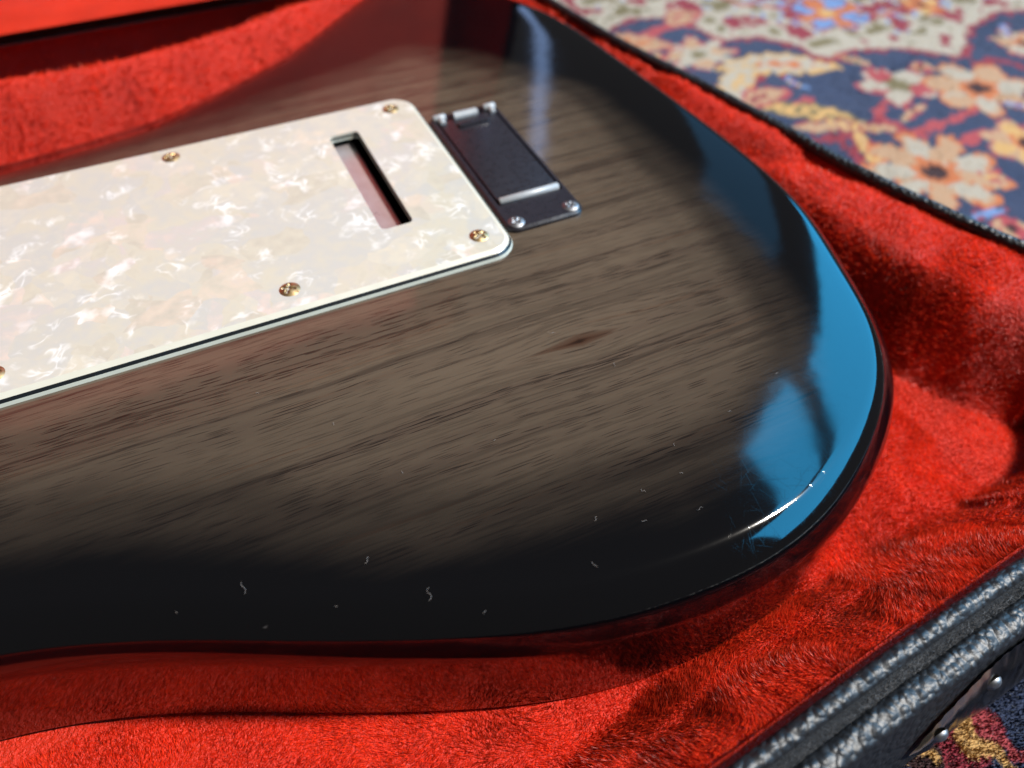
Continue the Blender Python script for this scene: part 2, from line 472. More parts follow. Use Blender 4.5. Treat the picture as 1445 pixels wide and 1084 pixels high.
def carpet(name):
    mt, nt, b = new_mat(name)
    at = nt.nodes.new('ShaderNodeVertexColor'); at.layer_name = 'dye'
    v = mapping(nt)
    n1 = noise(nt, v, 1100, 2); n2 = noise(nt, v, 60, 3)
    c = mixc(nt, math_n(nt, 'MULTIPLY', n1, .22), at.outputs[0], (.0, .0, .0), 'MIX')
    c = mixc(nt, math_n(nt, 'MULTIPLY', n2, .05), c, (.35, .30, .26))
    nt.links.new(c, b.inputs['Base Color'])
    nt.links.new(bump(nt, n1, .0007, 1.0), b.inputs['Normal'])
    b.inputs['Roughness'].default_value = .95; b.inputs['Specular IOR Level'].default_value = .05
    b.inputs['Sheen Weight'].default_value = .15
    return mt

M = dict(lac=lacquer(), pearl=pearl(), plush=plush('red_plush_backing', True), pile=plush('red_plush_pile', False),
         tolex=tolex(), brass=screw_metal(), rug=carpet('wool_rug'),
         cream=simple('cream_plastic', (.50, .47, .39), .35, spec=.5, var=.06, vscale=200),
         mint=simple('aged_white_plastic', (.46, .48, .42), .35, spec=.5, var=.08, vscale=200),
         black=simple('black_plastic_layer', (.006, .008, .010), .30),
         box=simple('black_abs_plastic', (.016, .014, .018), .30, spec=.6, var=.25, vscale=500),
         steel=simple('nickel_screw', (.26, .26, .27), .48, 1.0, var=.25, vscale=900),
         latch_metal=simple('tarnished_nickel', (.46, .40, .33), .20, 1.0, var=.35, vscale=180),
         pin=simple('grey_pin_and_lug_sheen', (.30, .31, .32), .35, var=.15, vscale=700),
         block=simple('painted_zinc_block', (.55, .49, .51), .32, .65, var=.2, vscale=200),
         cavity=simple('raw_black_cavity', (.004, .004, .004), .9, spec=.1),
         lint=simple('pale_lint', (.24, .22, .21), .8, spec=.2),
         felt=simple('grey_dusty_gasket', (.022, .024, .028), .85, spec=.25, var=.5, vscale=1500),
         fuzz=simple('grey_dust_fibre', (.14, .145, .155), .8, spec=.2),
         maple=simple('tinted_maple', (.50, .30, .13), .25, spec=.5, coat=.6, var=.12, vscale=60),
         floor=simple('oak_floor', (.25, .16, .09), .45, var=.2, vscale=30))

def felt_bump(mt):
    nt = mt.node_tree; b = nt.nodes['Principled BSDF']
    nt.links.new(bump(nt, noise(nt, mapping(nt), 1500, 4, .7), .0012, 1.0), b.inputs['Normal'])
felt_bump(M['felt'])

# ------------------------------------------------------------------ setting
RUG_Z = -68.0
floor = mesh_obj('floor', [(-1500, -1200, RUG_Z-7), (1500, -1200, RUG_Z-7), (1500, 1500, RUG_Z-7), (-1500, 1500, RUG_Z-7)], [(0, 1, 2, 3)], M['floor'])
tag(floor, kind='structure')

# pattern of the rug: dyes of wool, drawn with distances on the rug plane
NAVY = (.018, .030, .070); NAVY2 = (.026, .042, .094); IVORY = (.37, .325, .26); RED = (.22, .022, .038); CRIM = (.33, .05, .06)
ORANGE = (.44, .13, .045); PEACH = (.40, .245, .145); GOLD = (.50, .30, .11); SKY = (.13, .22, .42); OLIVE = (.15, .12, .055); DARK = (.030, .010, .012)

def unproj(px, py, z=RUG_Z):
    f = 1100.0
    d = (np.array(R_RIGHT)*(px-722.5)/f - np.array(R_UP)*(py-542)/f + np.array(R_FWD))
    t = (z-CAM[2])/d[2]
    q = CAM+d*t
    return q[:2]

def rug_pattern(X, Y):
    wob = 3.0
    x = X+wob*(fbm(X, Y, 16, 3)-.5)*2+2.6*(fbm(X, Y, 5, 13)-.5)*2; y = Y+wob*(fbm(X, Y, 16, 9)-.5)*2+2.6*(fbm(X, Y, 5, 19)-.5)*2
    C = np.empty(x.shape+(3,)); C[:] = NAVY
    k = fbm(X, Y, 30, 21)
    C += (np.array(NAVY2)-np.array(NAVY))*k[..., None]
    def put(mask, col): C[mask] = col
    def seg(pts, wd):
        d = np.full(x.shape, 1e9)
        for (x1, y1), (x2, y2) in zip(pts[:-1], pts[1:]):
            vx, vy = x2-x1, y2-y1; L = vx*vx+vy*vy+1e-9
            t = np.clip(((x-x1)*vx+(y-y1)*vy)/L, 0, 1)
            d = np.minimum(d, np.hypot(x-x1-t*vx, y-y1-t*vy))
        return d
    def vine(pts, wd, col):
        q = smooth_curve(pts, 30, closed=False); put(seg(q.tolist(), wd) < wd, col)
    def rosette(c, r, n=8, cols=(RED, IVORY, PEACH, ORANGE, DARK), rot=0., ecc=1.0):
        r = r*.86; dx, dy = x-c[0], (y-c[1])/ecc; rr = np.hypot(dx, dy)/r; a = np.arctan2(dy, dx)+rot
        pet = .58+.42*np.abs(np.cos(a*n/2))**.7
        sectors = np.floor((a/(2*np.pi)*n)+.5).astype(int) % 2
        put(rr < pet*1.10, cols[0]); put(rr < pet, cols[1])
        put((rr < pet*.93) & (sectors == 0), cols[2])
        put((rr < .62*pet) & (np.abs(np.cos(a*n/2)) < .45), cols[3])
        put(rr < .34, cols[3]); put(rr < .20, cols[4])
    def leaf(c, L, Wd, ang, cols=(RED, IVORY, OLIVE)):
        dx, dy = x-c[0], y-c[1]; ca, sa = math.cos(ang), math.sin(ang)
        u = (dx*ca+dy*sa)/L; v = (-dx*sa+dy*ca)/Wd
        v = v+.5*u*u-.2
        d = np.abs(v)-(1-u*u)*np.where(np.abs(u) < 1, 1, 0)*(.85+.15*np.cos(u*22))
        put((d < .22) & (np.abs(u) < 1.05), cols[0]); put((d < -.05) & (np.abs(u) < 1), cols[1]); put((d < -.62) & (np.abs(u) < .8), cols[2])
    U = unproj
    # generic repeat of the field outside the picture
    px_, py_ = 170., 150.
    for i in range(-5, 6):
        for j in range(-5, 7):
            cx = i*px_+(j % 2)*85+40; cy = j*py_+20
            if (100 < cx < 520 and -60 < cy < 340) or (-20 < cx < 170 and -240 < cy < -100): continue
            rosette((cx, cy), 27, 8, rot=i*.3, cols=[(RED, IVORY, PEACH, ORANGE, DARK), (CRIM, PEACH, IVORY, RED, GOLD)][(i+j) % 2])
            leaf((cx+62, cy+38), 30, 9, .6+i); leaf((cx-40, cy+60), 22, 8, 2.2+j, (CRIM, PEACH, GOLD))
            vine([(cx+25, cy), (cx+50, cy+25), (cx+70, cy+70)], 2.4, RED)
    # vines
    vine([U(1385, 145), U(1330, 175), U(1290, 190), U(1245, 165), U(1265, 130)], 3.0, CRIM)
    vine([U(1245, 170), U(1180, 195), U(1120, 195), U(1080, 180)], 2.8, RED)
    vine([U(1290, 190), U(1300, 220), U(1290, 240)], 2.6, CRIM)
    vine([U(1445, 95), U(1405, 85), U(1375, 90)], 3.0, RED)
    vine([U(1360, 200), U(1400, 190), U(1445, 200)], 3.2, CRIM)
    vine([U(960, 95), U(990, 120), U(1040, 130), U(1075, 110)], 2.8, RED)
    vine([U(1180, 200), U(1215, 225), U(1240, 260)], 2.6, RED)
    vine([U(1060, 130), U(1090, 150), U(1140, 140)], 3.0, CRIM)
    vine([U(900, 60), U(930, 40), U(965, 35), U(985, 20)], 4.0, CRIM)
    vine([U(1380, 290), U(1420, 320), U(1460, 330)], 3.0, RED)
    # ivory medallion with a scalloped red border at the top
    mp = [U(770, -30), U(800, 25), U(835, 45), U(880, 28), U(930, 22), U(975, 30), U(1010, 52), U(1075, 50), U(1120, 62), U(1165, 82), U(1215, 66), U(1290, 70), U(1352, 76), U(1362, 42), U(1392, 22), U(1445, 12), U(1520, -10), U(1700, -120), U(1100, -240), U(800, -160)]
    mq = smooth_curve(mp, 160)
    P2 = np.stack([x.ravel(), y.ravel()], 1)
    box = (P2[:, 0] > mq[:, 0].min()-20) & (P2[:, 0] < mq[:, 0].max()+20) & (P2[:, 1] > mq[:, 1].min()-20) & (P2[:, 1] < mq[:, 1].max()+20)
    idx = np.where(box)[0]
    if len(idx):
        sdn = np.full(len(P2), -1e3); d, _ = dist_poly(mq, P2[idx]); ins = inside(mq, P2[idx]); sdn[idx] = np.where(ins, d, -d)
        sdn = sdn.reshape(x.shape)
        put(sdn > -5, RED); put(sdn > 0, IVORY)
        mott = fbm(X, Y, 13, 31)
        put((sdn > 7) & (mott > .60), RED); put((sdn > 7) & (mott < .34), OLIVE); put((sdn > 22) & (mott > .52) & (mott < .56), SKY)
        put((sdn > 40) & (sdn < 44), CRIM)
    # blossoms
    rosette(U(985, 76), 26, 8, (CRIM, IVORY, PEACH, IVORY, OLIVE), .2, .8)
    rosette(U(1170, 18), 30, 8, (RED, SKY, ORANGE, ORANGE, GOLD), .0, .9)
    rosette(U(1300, 6), 16, 6, (RED, ORANGE, GOLD, ORANGE, DARK))
    leaf(U(1095, 92), 34, 12, -.35, (GOLD, IVORY, ORANGE)); leaf(U(1045, 118), 26, 8, .7, (GOLD, IVORY, GOLD))
    leaf(U(1150, 160), 28, 8, -.75, (OLIVE, GOLD, OLIVE)); leaf(U(1195, 180), 28, 6, -.45, (RED, PEACH, GOLD))
    leaf(U(890, 62), 26, 12, -.5, (CRIM, PEACH, ORANGE)); leaf(U(960, 25), 15, 9, .3, (CRIM, PEACH, CRIM))
    leaf(U(1075, 140), 18, 8, .2, (CRIM, PEACH, RED)); leaf(U(1225, 205), 22, 6, 1.2, (RED, GOLD, PEACH))
    rosette(U(1265, 120), 24, 5, (CRIM, IVORY, CRIM, OLIVE, OLIVE), .9, .9)
    rosette(U(1382, 125), 34, 7, (ORANGE, PEACH, IVORY, ORANGE, DARK), .3, .9)
    rosette(U(1322, 242), 37, 9, (ORANGE, PEACH, IVORY, ORANGE, DARK), .1, .95)
    rosette(U(1452, 205), 24, 7, (CRIM, PEACH, GOLD, ORANGE, DARK), .5)
    rosette(U(1445, 60), 20, 6, (CRIM, PEACH, IVORY, ORANGE, DARK), .5)
    rosette(U(1430, 325), 10, 5, (RED, CRIM, PEACH, CRIM, DARK))
    # small sprays between the blossoms
    for i_, (a_, b_) in enumerate(((930, 85), (1010, 140), (1120, 115), (1165, 130), (1205, 85), (1230, 75), (1300, 95), (1340, 85), (1420, 40), (1200, 150), (1290, 160), (1250, 215), (1400, 250), (1420, 270), (1395, 305), (1340, 310), (1215, 245), (1130, 215), (1030, 160), (1380, 70), (1440, 150))):
        if i_ % 2: continue
        if i_ % 3 == 0: rosette(U(a_, b_), 7, 5, (CRIM, PEACH, CRIM, GOLD, DARK), i_)
        elif i_ % 3 == 1: leaf(U(a_, b_), 12, 3.5, i_*1.3, (CRIM, PEACH, OLIVE))
        else: leaf(U(a_, b_), 10, 3, i_*.9, (RED, SKY, GOLD))
    # corner in front of the case
    put(np.hypot((x-U(1335, 1050)[0])/15, (y-U(1335, 1050)[1])/9) < 1, RED)
    put(np.hypot((x-U(1300, 1072)[0])/7, (y-U(1300, 1072)[1])/5) < 1, DARK)
    vine([U(1330, 985), U(1352, 1015), U(1370, 1050), U(1410, 1075), U(1440, 1110)], 2.6, GOLD)
    vine([U(1375, 1005), U(1395, 1040), U(1450, 1062)], 1.7, CRIM)
    vine([U(1260, 1078), U(1290, 1062), U(1318, 1070)], 1.6, GOLD)
    return C

def axis(lo, hi, fine, mid, step_f=0.8, step_m=2.4, step_c=9):
    a = [np.arange(lo, hi, step_c), np.arange(mid[0], mid[1], step_m), np.arange(fine[0], fine[1], step_f)]
    c = a[0]; c = c[((c < mid[0]-1) | (c > mid[1])) & ((c < fine[0]-1) | (c > fine[1]))]
    mm = a[1]; mm = mm[(mm < fine[0]-.5) | (mm > fine[1])]
    return np.sort(np.concatenate([c, mm, a[2]]))
gx = axis(-700, 900, (15, 125), (125, 500)); gy = axis(-520, 900, (-205, -128), (-128, 330))
GX, GY = np.meshgrid(gx, gy, indexing='ij')
RC = rug_pattern(GX, GY)
RZ = RUG_Z + .6*(fbm(GX, GY, 3.5, 40, 2)-.5) + 2.0*(fbm(GX, GY, 120, 44)-.5)
rug = mesh_obj('patterned_rug', np.stack([GX, GY, RZ], -1).reshape(-1, 3), grid_faces(len(gx), len(gy)), M['rug'])
ca = rug.data.color_attributes.new('dye', 'FLOAT_COLOR', 'POINT')
cc4 = np.ones((RC.size//3, 4), np.float32); cc4[:, :3] = RC.reshape(-1, 3); ca.data.foreach_set('color', cc4.ravel())
tag(rug, 'navy wool rug with ivory, red and orange flowers under the open guitar case', 'rug')
# tufts of pile: dense in front of the case, thinner beyond it
def rug_tufts(n, x0, x1, y0, y1, h, wd):
    p = np.stack([rng.uniform(x0, x1, n), rng.uniform(y0, y1, n)], 1)
    if x1 < 200:
        k_ = rng.uniform(0, 1, n) < np.clip(np.minimum.reduce([p[:, 0]-x0, x1-p[:, 0], p[:, 1]-y0, y1+30-p[:, 1]])/22, 0, 1)
        p = p[k_]; n = len(p)
    col = rug_pattern(p[:, 0], p[:, 1])*rng.uniform(.88, 1.14, (n, 1))
    a = rng.uniform(0, 2*np.pi, n); base = np.c_[p, np.full(n, RUG_Z-.6)]
    side = np.c_[np.cos(a), np.sin(a), np.zeros(n)]*wd
    tip = base+np.c_[rng.normal(0, .5, (n, 2))*h*.6+np.array([-.25, -.15])*h, h*rng.uniform(.7, 1.2, n)]
    return np.stack([base-side, base+side, tip], 1), col
T1, C1 = rug_tufts(85000, 0, 140, -220, -128, 2.2, .33)
T2, C2 = rug_tufts(30000, 125, 470, -60, 330, 1.2, .5)
pile = tri_soup('rug_pile', np.concatenate([T1, T2]), M['rug'], rug, {'dye': np.concatenate([C1, C2])})
tag(pile, kind='stuff')

# ------------------------------------------------------------------ guitar case
case = empty('guitar_case', (0, 0, RUG_Z))
tag(case, 'open black guitar case with crinkled red plush lining lying on the rug', 'guitar case')
CO = (0, 0, RUG_Z)
# line of the rim bead, anticlockwise from the near side
rim_pts = [(-900, -150), (-500, -146), (-200, -143), (-60, -142.5), (-18, -138.6), (20, -134.6), (61, -131), (110, -127), (150, -123.5), (172, -118), (178, -106), (170, -88),
           (150, -53), (138, -21), (130, 4), (123.5, 35), (115.5, 69), (105.5, 104), (96, 148), (89, 185), (76, 214), (50, 232), (10, 238), (-60, 238), (-200, 238), (-500, 238), (-900, 238), (-935, 215), (-945, 50), (-935, -125)]
rim = smooth_curve(rim_pts, 900)
rimN = normals2d(rim)
BEAD_Z = -10.0
def sweep(name, profile, mat, closed_profile=False, jitter=0.0, drop=0.0, path=rim, nrm=rimN):
    pr = np.asarray(profile, float)
    V = np.empty((len(path), len(pr), 3))
    V[:, :, :2] = path[:, None]+nrm[:, None]*pr[None, :, :1]
    V[:, :, 2] = pr[None, :, 1]
    if drop:
        V[:, :, 2] -= drop*np.clip((V[:, :, 0]-80)/25, 0, 1)*np.clip((V[:, :, 1]+70)/50, 0, 1)*np.clip((pr[None, :, 0]-1)/4, 0, 1)*(pr[None, :, 1] > -30)
    if jitter:
        V[:, :, 2] += jitter*(fbm(V[:, :, 0], V[:, :, 1], 14, 5)-.5)*2
    n = len(pr)
    F = []
    for i in range(len(path)):
        a = i*n; b = ((i+1) % len(path))*n
        for j in range(n if closed_profile else n-1):
            k = (j+1) % n
            F.append((a+j, b+j, b+k, a+k))
    o = mesh_obj(name, V.reshape(-1, 3), F, mat, case, off=CO)
    return o
bead = [(2.0*math.cos(a), BEAD_Z+2.0*math.sin(a)) for a in np.linspace(0, 2*math.pi, 14, endpoint=False)]
tag(sweep('rim_piping', bead, M['tolex'], True, .35), 'thin black leatherette piping along the rim')
sweep('gasket_strip', [(1.0, -11.6), (1.8, -12.6), (2.8, -13.2), (3.9, -13.3), (5.2, -13.0)], M['felt'], jitter=.3, drop=7)
lip = [(4.0, -15.5), (4.15, -14)]+[(6.2-2.0*math.cos(a), -13.4+1.9*math.sin(a)) for a in np.linspace(0.1, math.pi*.5, 6)]+[(7.3+2.5*math.sin(a), -14.0+2.5*math.cos(a)) for a in np.linspace(0.15, math.pi/2, 7)]
lip += [(10.1, -18), (12.4, -28), (15.6, -40), (15.8, RUG_Z+6), (9.5, RUG_Z+2.4), (7, RUG_Z+1.2)]
tag(sweep('outer_shell', lip, M['tolex'], jitter=.25, drop=7), 'black pebbled leatherette shell')
# dusty fibres caught in the gasket groove
gf = []
k_ = np.where((rim[:, 0] > -30) & (rim[:, 0] < 170) & (rim[:, 1] < -90))[0]
for q_ in rng.integers(0, len(k_), 9000):
    i_ = k_[q_]; f_ = rng.uniform(0, 1); b_ = rim[i_]*(1-f_)+rim[(i_+1) % len(rim)]*f_+rimN[i_]*rng.uniform(1.6, 5.0)
    p_ = np.array([b_[0], b_[1], -13.3]); d_ = np.array([rng.normal(.3, .7), rng.normal(-.1, .5), rng.uniform(.3, 1.0)])*rng.uniform(.6, 1.8)
    s_ = np.cross(d_, rng.normal(0, 1, 3)); s_ = s_/np.linalg.norm(s_)*.045
    gf.append((p_-s_, p_+s_, p_+d_))
gfo = tri_soup('gasket_fuzz', np.array(gf)-np.array(CO), M['fuzz'], case); tag(gfo, kind='stuff')
# underside
bot = rim+rimN*7
bm_v = np.c_[bot, np.full(len(bot), RUG_Z+1.2)]
mesh_obj('case_bottom', bm_v, [tuple(range(len(bot)))], M['tolex'], case, smooth=False, off=CO)

# lining: a padded tray. crest line = inner edge of the padded ledge
crest_pts = [(-700, -142), (-300, -140), (-160, -138.5), (-75, -136.5), (-28, -125), (0, -119), (24, -117), (60, -116), (100, -114.5), (132, -110), (146, -100), (147, -84),
             (130, -53), (120, -21), (114.5, 4), (109.5, 35), (104.5, 69), (98.8, 104), (91.5, 146), (82, 178), (62, 204), (30, 213), (0, 211), (-47, 197), (-94, 189), (-135, 189), (-300, 200), (-700, 205), (-880, 180), (-890, 50), (-880, -110)]
crest = smooth_curve(crest_pts, 700)
FLOOR_Z = -45.0
hx = np.concatenate([np.arange(-930, -180, 12.), np.arange(-180, 190, 1.5)]); hy = np.arange(-160, 245, 1.5)
HX, HY = np.meshgrid(hx, hy, indexing='ij')
XY = np.stack([HX.ravel(), HY.ravel()], 1)
in_rim = inside(rim[::3], XY)
cv_ = smooth_curve(crest, 4200); cv_ = cv_[(cv_[:, 0] > -330) | (np.arange(len(cv_)) % 8 == 0)]
D, I = dist_poly(cv_, XY, 2500)
ins = inside(crest[::2], XY)
Drim, _ = dist_poly(rim[::2], XY)
cp = cv_[I]
# width of the wall between crest and floor, by place: wide and soft at the tail, steep at the near side
tailf = np.clip((cp[:, 0]-60)/50, 0, 1)*np.clip((cp[:, 1]+112)/25, 0, 1)
nearf = np.clip((-cp[:, 1]-60)/40, 0, 1)
farf = np.clip((cp[:, 1]-120)/60, 0, 1)
wall_w = 9+13*tailf+9*farf+2*nearf
wall_w = wall_w+3*(fbm(XY[:, 0], XY[:, 1], 40, 50)-.5)
t = np.clip(D/wall_w, 0, 1)
prof = np.where(t < 1, (t**1.55)*(1.0-0.0*t), 1.0)
prof = 0.5*prof+0.5*(t*t*(3-2*t))
crest_z = -12.5-19.5*nearf*np.clip((150-cp[:, 0])/70, 0, 1)*np.clip((cp[:, 0]+75)/45, 0, 1)-1.6*tailf
zin = crest_z+(FLOOR_Z+1.4-crest_z)*prof
led = np.clip(D/(D+Drim+1e-6), 0, 1)
zout = crest_z+(-11.5-crest_z)*led+1.6*np.sin(np.pi*led)
# narrow trough shaped behind the far bolster to put a dark band there
tro = np.clip((HY.ravel()-150)/30, 0, 1)*np.clip((60-HX.ravel())/40, 0, 1)
zout = zout-26*tro*np.clip(D/11, 0, 1)**1.5*np.clip((Drim-1.0)/5, 0, 1)
z = np.where(ins, zin, zout)
# crushed velvet: dents and folds
amp = np.where(ins & (t >= 1), .8, 1.0+1.6*tailf)
z = z+amp*((fbm(XY[:, 0], XY[:, 1], 22, 60)-.5)*2)+.5*(fbm(XY[:, 0], XY[:, 1], 7, 66)-.5)*2
fold = np.exp(-((XY[:, 0]*.75+XY[:, 1]*.66-101)/4.5)**2)*tailf*(~ins | (t < .9))
z = z-2.2*fold
edge = Drim < 2.5
z = np.where(edge, np.minimum(z, -12.0), z)
z = np.where((XY[:, 1] > 231) & (XY[:, 0] < 40), np.maximum(z, -9.0-(237-np.minimum(XY[:, 1], 237))*1.6), z)
ok = in_rim & (Drim > .4)
LZ = z.reshape(HX.shape)
idmap = -np.ones(len(XY), int); idmap[ok] = np.arange(ok.sum())
nv = len(hy); LF = []
idg = idmap.reshape(HX.shape)
q = np.stack([idg[:-1, :-1], idg[1:, :-1], idg[1:, 1:], idg[:-1, 1:]], -1).reshape(-1, 4)
q = q[(q >= 0).all(1)]
lin = mesh_obj('plush_lining', np.c_[XY, z][ok], q, M['plush'], case, off=CO)
tag(lin, 'crushed red plush lining of the case tray')
# skirt hiding the saw-toothed border under the bead
sweep('lining_seam', [(-4.0, -14.5), (-1.6, -11.9), (.4, -11.4)], M['plush'])

# pile of the plush: short fibres leaning with the nap
gzx = np.gradient(LZ, hx, axis=0); gzy = np.gradient(LZ, hy, axis=1)
def bil(A, x, y):
    i = np.clip(np.searchsorted(hx, x)-1, 0, len(hx)-2); j = np.clip(np.searchsorted(hy, y)-1, 0, len(hy)-2)
    fx = (x-hx[i])/(hx[i+1]-hx[i]); fy = (y-hy[j])/(hy[j+1]-hy[j])
    return A[i, j]*(1-fx)*(1-fy)+A[i+1, j]*fx*(1-fy)+A[i, j+1]*(1-fx)*fy+A[i+1, j+1]*fx*fy
body_hint = []
def plush_fibres(n, x0, x1, y0, y1, L, wd, keep=None):
    p = np.stack([rng.uniform(x0, x1, n), rng.uniform(y0, y1, n)], 1)
    k = inside(rim[::6], p)
    p = p[k]
    # steep places have more surface: keep flat places with lower odds
    gx_, gy_ = bil(gzx, p[:, 0], p[:, 1]), bil(gzy, p[:, 0], p[:, 1])
    st = np.sqrt(1+gx_**2+gy_**2); kk = rng.uniform(0, 1, len(p)) < st/2.4
    p = p[kk]; gx_ = gx_[kk]; gy_ = gy_[kk]; n = len(p)
    nz = np.stack([-gx_, -gy_, np.ones(n)], 1); nz /= np.linalg.norm(nz, axis=1)[:, None]
    base = np.c_[p, bil(LZ, p[:, 0], p[:, 1])-.15]
    a = 2*np.pi*(fbm(p[:, 0], p[:, 1], 26, 70, 2)*2.2)+rng.normal(0, .45, n)
    lean = .4+1.3*fbm(p[:, 0], p[:, 1], 9, 80, 2)+rng.normal(0, .18, n)
    d = nz+np.c_[np.cos(a), np.sin(a), np.zeros(n)]*lean[:, None]
    d /= np.linalg.norm(d, axis=1)[:, None]
    ln = L*rng.uniform(.65, 1.2, n)
    rv = rng.normal(0, 1, (n, 3)); s = np.cross(d, rv); s /= np.linalg.norm(s, axis=1)[:, None]
    tipw = .35
    tip = base+d*ln[:, None]
    T = np.stack([base-s*wd, base+s*wd, tip], 1)
    tone = (.22+1.25*fbm(p[:, 0], p[:, 1], 15, 90)[:, None])*rng.uniform(.35, 1.45, (n, 1))
    col = np.array([1.0, .062, .018])*tone
    return T, np.clip(col, 0, .96)
parts = [plush_fibres(330000, -175, 100, -146, -66, 1.7, .11),
         plush_fibres(150000, 0, 175, -132, -40, 1.5, .12),
         plush_fibres(90000, 60, 160, -60, 90, 1.7, .18),
         plush_fibres(60000, -190, 110, 90, 238, 2.4, .30)]
fib = tri_soup('plush_pile', np.concatenate([p[0] for p in parts])-np.array(CO), M['pile'], case, {'tint': np.concatenate([p[1] for p in parts])})
tag(fib, kind='stuff')

# lid, hinged at the far side and leaning back
LPH = math.radians(70)
def lid_pt(u, v, wv):   # u along the hinge, v up the lid, wv towards the tray
    y0, z0 = 244.5, -17
    return (u, y0+v*math.cos(LPH)-wv*math.sin(LPH), z0+v*math.sin(LPH)+wv*math.cos(LPH))
lu = np.linspace(-930, 112, 120); lv = np.linspace(0, 475, 72)
LV = []
for u in lu:
    for v in lv:
        ed = min((112-u)/18, v/16, (475-v)/18); wv = 28*max(0, 1-max(ed, 0))**2+2.0*(float(vnoise(np.array(u/38.), np.array(v/38.), 5))-.5)*2
        LV.append(lid_pt(u, v, wv))
lid = mesh_obj('lid', [lid_pt(u, v, -5+ (0 if k else 33)) for u, v, k in ((-935, -4, 1), (117, -4, 1), (117, 480, 1), (-935, 480, 1), (-935, -4, 0), (117, -4, 0), (117, 480, 0), (-935, 480, 0))],
               [(0, 1, 2, 3), (0, 4, 5, 1), (1, 5, 6, 2), (2, 6, 7, 3), (3, 7, 4, 0)], M['tolex'], case, smooth=False, off=CO)
tag(lid, 'raised black lid of the case')
ll = mesh_obj('lid_lining', np.array(LV), grid_faces(len(lu), len(lv)), M['plush'], lid, off=CO)
# hinge strip joining tray and lid
mesh_obj('hinge_strip', [(-900, 240, -14), (60, 240, -14), (60, 246, -16), (-900, 246, -16)], [(0, 1, 2, 3)], M['felt'], case, smooth=False, off=CO)

# latch on the near wall
def latch():
    root_y = lambda x: np.interp(x, rim[:450, 0], rim[:450, 1])
    xs = np.linspace(22.5, 100, 70)
    top = np.interp(xs, [22.5, 27, 34, 42, 48, 80, 88, 96, 100], [-33, -29, -24.5, -19.5, -18.0, -18.0, -22, -29, -33])
    lowr = np.interp(xs, [22.5, 27, 34, 42, 48, 80, 88, 96, 100], [-34, -35.5, -37, -37, -40, -40, -37, -36, -34])
    V = []
    for i, x in enumerate(xs):
        j = np.argmin(np.hypot(rim[:, 0]-x, (rim[:, 1]+130)*.2)); n2 = rimN[j]; b = rim[j]
        for k in range(10):
            f = k/9.; zz = top[i]+(lowr[i]-top[i])*f
            bul = np.interp(zz, [-40, -28, -18], [16.2, 13.0, 10.4])+.5+1.1*min(1, 4*f, 4*(1-f))*min(1, (x-22.5)/4, (100-x)/4)
            V.append((x, b[1]+n2[1]*bul, zz))
    o = mesh_obj('latch', V, grid_faces(len(xs), 10), M['latch_metal'], case, off=CO)
    tag(o, 'tarnished metal latch plate riveted to the near wall')
    rv, rf = [], []
    for a in range(6):
        th = a/5*math.pi/2
        for k in range(16):
            ph = 2*math.pi*k/16; rv.append((2.1*math.cos(th)*math.cos(ph), -1.5*math.sin(th), 2.1*math.cos(th)*math.sin(ph)))
    for a in range(5):
        for k in range(16):
            rf.append((a*16+k, a*16+(k+1) % 16, (a+1)*16+(k+1) % 16, (a+1)*16+k))
    proto = None
    for x, zz in ((30, -30.5), (45, -24.5), (77, -24.5), (92, -30.5)):
        j = np.argmin(np.hypot(rim[:, 0]-x, (rim[:, 1]+130)*.2)); y = rim[j, 1]+rimN[j, 1]*(15.0 if zz < -28 else 13.4)
        if proto is None:
            proto = mesh_obj('rivet', rv, rf, M['steel'], o); r = proto
        else:
            r = proto.copy(); link(r, o)
        r.location = (x*MM, y*MM, (zz-RUG_Z)*MM)
latch()

# ------------------------------------------------------------------ guitar
guitar = empty('electric_guitar', (0, 0, FLOOR_Z))
tag(guitar, 'glossy dark sunburst electric guitar lying face down in the red plush', 'guitar')
GO = (0, 0, FLOOR_Z)
out_pts = [(-24, 186), (7, 201), (40, 193), (62, 177), (74.5, 162), (82.5, 145.5), (87.5, 131.5), (93.4, 84.3), (96.8, 48), (98.8, 16), (97.5, -18.4), (88.5, -45.9), (82.5, -66.7), (75.1, -77.5), (66.3, -87.1), (56.6, -94.4), (45.6, -99.6), (36.6, -104.6), (27, -107.8), (15, -109.8), (2, -110.3), (-10, -109.7), (-27, -107.6), (-41, -104), (-52, -100.2), (-73, -91.5), (-91.5, -83), (-104, -76.8), (-125, -67.5), (-145, -61), (-172, -57), (-200, -58), (-228, -66), (-252, -75), (-268, -72), (-273, -58), (-262, -36), (-240, -8), (-228, 18), (-232, 22), (-233, 78), (-228, 84), (-246, 104), (-272, 132), (-298, 158), (-306, 176), (-296, 186), (-270, 182), (-235, 168), (-200, 156), (-170, 151), (-140, 150), (-115, 153.5), (-88.5, 157), (-58, 168)]
out = smooth_closed(smooth_curve(out_pts, 900), 9, 2)
outN = normals2d(out)
TH = 45.0; RT = 10.0
def belly(x, y):
    y0 = np.interp(x, [-300, -200, -130, -110, -87, -61, -30, 0, 30, 52], [98, 93, 95, 98, 102, 115, 133, 159, 186, 202])
    u = np.clip(y-y0, 0, None)
    dpt = np.where(u < 16, u*u/32*.86, (u-8)*.86)
    return -29*(1-np.exp(-dpt/29))*np.clip((x+300)/40, 0, 1)
# rings from the top flat, over the round edge, to the bottom
rings = []   # (inset, depth)
EASE = 22.
def ease(d): return -0.5*np.clip((EASE-d)/(EASE-RT), 0, 1)**2
for d in (22, 19.5, 17, 14.5, 12, 10): rings.append((d, float(ease(d))))
